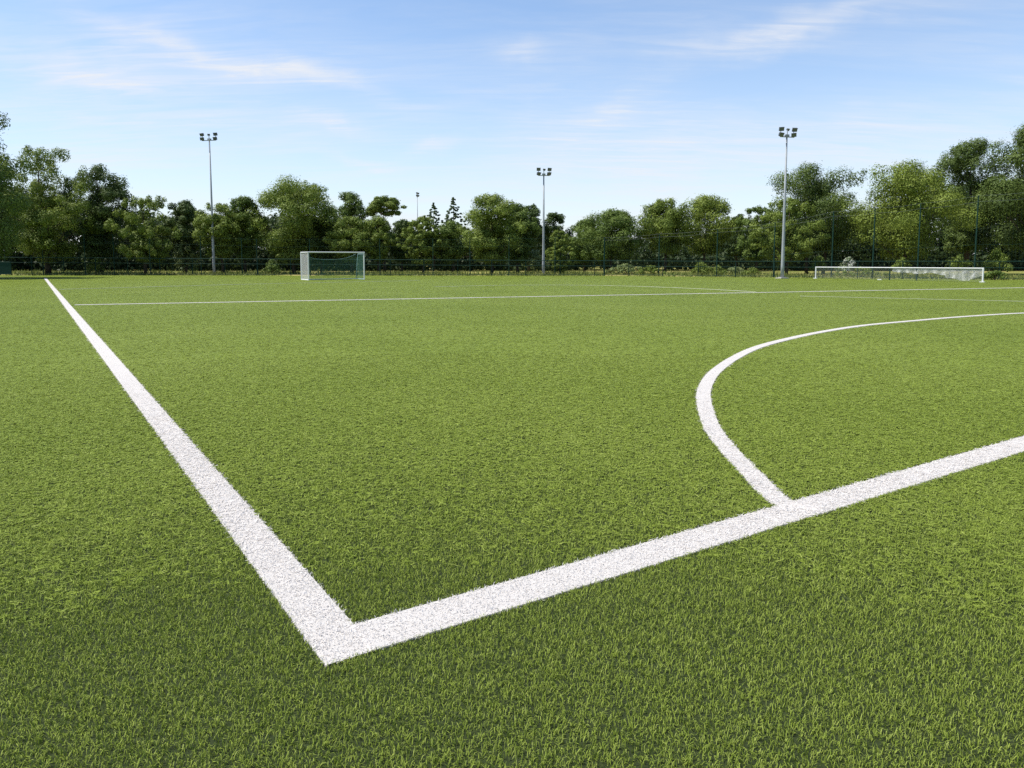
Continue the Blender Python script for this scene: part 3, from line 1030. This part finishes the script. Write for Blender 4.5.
net_grid(lambda u, v: (u * GW, GD - .02 + .10 * math.sin(math.pi * u) * math.sin(math.pi * v), .05 + (sag_top(u) - .05) * v),
         int(GW / .10), int(GH / .10), .0065, M_NETG, 'back_net', goal)
net_grid(lambda u, v: (.0, .04 + u * (GD - .06), .06 + (GH - .12) * v), int(GD / .085), int(GH / .085), .0062, M_NETW, 'side_net', goal)  # pale cord: the sunlight on this side is put into its colour
net_grid(lambda u, v: (GW, .04 + u * (GD - .06), .06 + (GH - .2 - .4 * u * u) * v), int(GD / .10), int(GH / .10), .008, M_NETG, 'side_net', goal)
m = MB()
m.tube([(u * GW, GD + .10 * math.sin(math.pi * u) * 0, sag_top(u)) for u in np.linspace(0, 1, 17)], .018, 5)
m.build('net_rope', M_STAY, goal)

# ------------------------------------------------------------------ long low net at the right
A4, B4 = gnd(815.6, 278.6), gnd(982.6, 282.4)
ld = B4 - A4; LW = np.linalg.norm(ld); ld /= LW
hA = pt(815.6, 267.2, A4[1])[2]
hB = pt(982.6, 268.3, B4[1])[2]
low = empty('low_barrier_net', (A4[0], A4[1], 0))
low.rotation_euler = (0, 0, math.atan2(ld[1], ld[0]))
tag(low, 'long low white framed net barrier standing on the right side of the pitch', 'net')
hh = lambda s: hA + (hB - hA) * s / LW


def part(name, mat, pts, r, n=8):
    m = MB()
    m.tube(pts, r, n)
    return m.build(name, mat, low)


part('top_bar', M_GOAL, [(-.04, 0, hA), (LW + .04, 0, hB)], .042)
part('end_post', M_GOAL, [(0, 0, 0), (0, 0, hA)], .055)
part('end_post', M_GOAL, [(LW, 0, 0), (LW, 0, hB)], .06)
s_mid = lambda px: float(np.dot(on_path(np.array([A4 - ld * .1, B4 + ld * .1]), px) - A4, ld))
for px in (890, 917):
    s_ = s_mid(px)
    part('middle_post', M_GREEN, [(s_, .06, -.02), (s_, .06, hh(s_) - .05)], .05)
for s_ in (0, s_mid(881), LW):
    m = MB()
    m.box((s_, -.05, .03), (.34, .16, .07))
    m.build('foot', M_GOAL, low)
net_grid(lambda u, v: (u * LW, .02, .05 + (hh(u * LW) - .08) * v), int(LW / .10), int(hA / .09), .006, M_NETW, 'net', low)
s0, s1 = s_mid(893), LW - .1
rgn = np.random.default_rng(21)


def drape(u, v):                                      # spare netting thrown over the right half
    s_ = s0 + (s1 - s0) * u
    dens_ = .55 + .25 * math.sin(u * 9.5) + .2 * math.sin(u * 23 + 1)
    dr = (hh(s_) - .12) * min(1, max(.25, .35 + .7 * u ** 1.2 * dens_ + (.25 if .62 < u < .88 else 0)))
    return (s_ + .05 * math.sin(v * 7 + u * 40), .05 + .05 * math.sin(u * 60) * v, hh(s_) - .03 - dr * v)


m = MB()
for i in range(260):
    u = i / 259
    m.tube([drape(u, j / 5) for j in range(6)], .008, 3, cap=False)
for j in range(20):
    m.tube([drape(i / 80, j / 19) for i in range(81)], .008, 3, cap=False)
m.build('loose_net', M_NETW, low)

# ------------------------------------------------------------------ sky, sun
SUN_EL, SUN_AZ = R(59), R(-94)         # azimuth measured from +Y (view direction) towards +X
w = bpy.data.worlds.new('World')
SC.world = w
w.use_nodes = True
nt = w.node_tree
nt.nodes.clear()
out = nd(nt, 'ShaderNodeOutputWorld')
bg = nd(nt, 'ShaderNodeBackground')
SKY_STR = .117
bg.inputs['Strength'].default_value = SKY_STR
sky = nd(nt, 'ShaderNodeTexSky', sky_type='NISHITA')
sky.sun_disc = False
sky.sun_elevation = SUN_EL
sky.sun_rotation = SUN_AZ
sky.altitude = 100
sky.air_density = 1.0
sky.dust_density = .15
sky.ozone_density = 2.4


def mth(op, a, b=None, c=None, clamp=False):
    n = nd(nt, 'ShaderNodeMath', operation=op, use_clamp=clamp)
    for i, q in enumerate((a, b, c)):
        if q is None:
            continue
        if isinstance(q, (int, float)):
            n.inputs[i].default_value = q
        else:
            nt.links.new(q, n.inputs[i])
    return n.outputs[0]


tc = nd(nt, 'ShaderNodeTexCoord')
sep = nd(nt, 'ShaderNodeSeparateXYZ')
nt.links.new(tc.outputs['Generated'], sep.inputs[0])
az = mth('ARCTAN2', sep.outputs[0], sep.outputs[1])
el = mth('ARCSINE', sep.outputs[2])
# wispy structure: noise on a high flat layer, drawn out along the wind
zc = mth('MAXIMUM', sep.outputs[2], .03)
lx, ly = mth('DIVIDE', sep.outputs[0], mth('ADD', zc, .12)), mth('DIVIDE', sep.outputs[1], mth('ADD', zc, .12))
comb = nd(nt, 'ShaderNodeCombineXYZ')
nt.links.new(lx, comb.inputs[0]); nt.links.new(ly, comb.inputs[1])
mp = nd(nt, 'ShaderNodeMapping')
mp.inputs['Rotation'].default_value = (0, 0, R(18))
mp.inputs['Scale'].default_value = (.55, 1.7, 1)
nt.links.new(comb.outputs[0], mp.inputs[0])
no = nd(nt, 'ShaderNodeTexNoise')
no.inputs['Scale'].default_value = 1.5
no.inputs['Detail'].default_value = 9
no.inputs['Roughness'].default_value = .58
no.inputs['Distortion'].default_value = .7
nt.links.new(mp.outputs[0], no.inputs['Vector'])
wis = mth('MULTIPLY', mth('SUBTRACT', no.outputs['Fac'], .40), 3.2, clamp=True)


def ae(px, py):
    d = ray(px, py)
    d = d / np.linalg.norm(d)
    return math.atan2(d[0], d[1]), math.asin(d[2])


STREAKS = [((105, 30), (385, 95), 9, .55), ((-20, 48), (150, 82), 12, .50), ((285, 122), (365, 130), 8, .45),
           ((405, 148), (455, 134), 9, .45), ((680, 48), (910, 4), 11, .50), ((495, 52), (545, 48), 11, .40),
           ((515, 130), (665, 96), 13, .40), ((560, 172), (1060, 108), 26, .38), ((330, 158), (405, 164), 5, .40),
           ((-40, 105), (330, 125), 40, .30), ((20, 20), (330, 70), 40, .22), ((480, 150), (700, 135), 32, .25)]
# soft noise that frays the streak edges
mp2 = nd(nt, 'ShaderNodeMapping')
mp2.inputs['Rotation'].default_value = (0, 0, R(-14))
mp2.inputs['Scale'].default_value = (1.1, 5.5, 1)
nt.links.new(comb.outputs[0], mp2.inputs[0])
no3 = nd(nt, 'ShaderNodeTexNoise')
no3.inputs['Scale'].default_value = 2.2
no3.inputs['Detail'].default_value = 10
no3.inputs['Roughness'].default_value = .62
no3.inputs['Distortion'].default_value = 1.1
nt.links.new(mp2.outputs[0], no3.inputs['Vector'])
wis2 = mth('MULTIPLY', mth('SUBTRACT', no3.outputs['Fac'], .36), 3.4, clamp=True)
no2 = nd(nt, 'ShaderNodeTexNoise')
no2.inputs['Scale'].default_value = 9
no2.inputs['Detail'].default_value = 6
nt.links.new(tc.outputs['Generated'], no2.inputs['Vector'])
total = mth('ADD', mth('MULTIPLY', wis, .10), mth('MULTIPLY', mth('MULTIPLY', wis, wis2), .16))
fray = mth('MULTIPLY', mth('SUBTRACT', no2.outputs['Fac'], .5), .075)
for p0, p1, wd, amp in STREAKS:
    a0, a1 = ae(*p0), ae(*p1)
    cx, cy = (a0[0] + a1[0]) / 2, (a0[1] + a1[1]) / 2
    L = math.hypot(a1[0] - a0[0], a1[1] - a0[1]) / 2
    th = math.atan2(a1[1] - a0[1], a1[0] - a0[0])
    W_ = wd / FPX
    dx = mth('SUBTRACT', az, cx)
    dy = mth('ADD', mth('SUBTRACT', el, cy), fray)
    u = mth('ADD', mth('MULTIPLY', dx, math.cos(th) / L), mth('MULTIPLY', dy, math.sin(th) / L))
    v = mth('ADD', mth('MULTIPLY', dx, -math.sin(th) / W_), mth('MULTIPLY', dy, math.cos(th) / W_))
    e = mth('MULTIPLY', mth('ADD', mth('MULTIPLY', u, u), mth('MULTIPLY', v, v)), -1.0)
    g_ = mth('EXPONENT', e)
    g_ = mth('MULTIPLY', g_, mth('ADD', mth('MULTIPLY', wis, .30), mth('ADD', mth('MULTIPLY', wis2, .62), .28)))
    total = mth('ADD', total, mth('MULTIPLY', g_, amp * .85))
# thin veil that thickens towards the horizon
veil = mth('MULTIPLY', mth('EXPONENT', mth('MULTIPLY', mth('MAXIMUM', el, 0.0), -6.2)), .90)
total = mth('MINIMUM', mth('ADD', total, veil), .92)
mixc = nd(nt, 'ShaderNodeMix', data_type='RGBA')
nt.links.new(total, mixc.inputs[0])
tint = nd(nt, 'ShaderNodeMix', data_type='RGBA', blend_type='MULTIPLY')
tint.inputs[0].default_value = 1
tint.inputs[7].default_value = (.87, .99, 1.07, 1)     # clear northern summer air
nt.links.new(sky.outputs[0], tint.inputs[6])
nt.links.new(tint.outputs[2], mixc.inputs[6])
CLOUD = .90 / SKY_STR / 2 ** .62
mixc.inputs[7].default_value = (CLOUD * .96, CLOUD * .98, CLOUD * 1.03, 1)
nt.links.new(mixc.outputs[2], bg.inputs[0])
nt.links.new(bg.outputs[0], out.inputs[0])

sl = bpy.data.lights.new('sun', 'SUN')
sl.energy = 5.0
sl.angle = R(.53)
sl.color = (1.0, .95, .87)
so = bpy.data.objects.new('sun', sl)
C.objects.link(so)
so.location = (-40, 0, 60)
so.rotation_euler = (math.pi / 2 - SUN_EL, 0, -SUN_AZ + math.pi)

SC.view_settings.view_transform = 'Standard'
SC.view_settings.look = 'None'
SC.view_settings.gamma = 1
EXPO = .62
SC.view_settings.exposure = EXPO
SC.cycles.max_bounces = 8
SC.cycles.diffuse_bounces = 3
SC.cycles.transmission_bounces = 4
SC.cycles.use_denoising = False
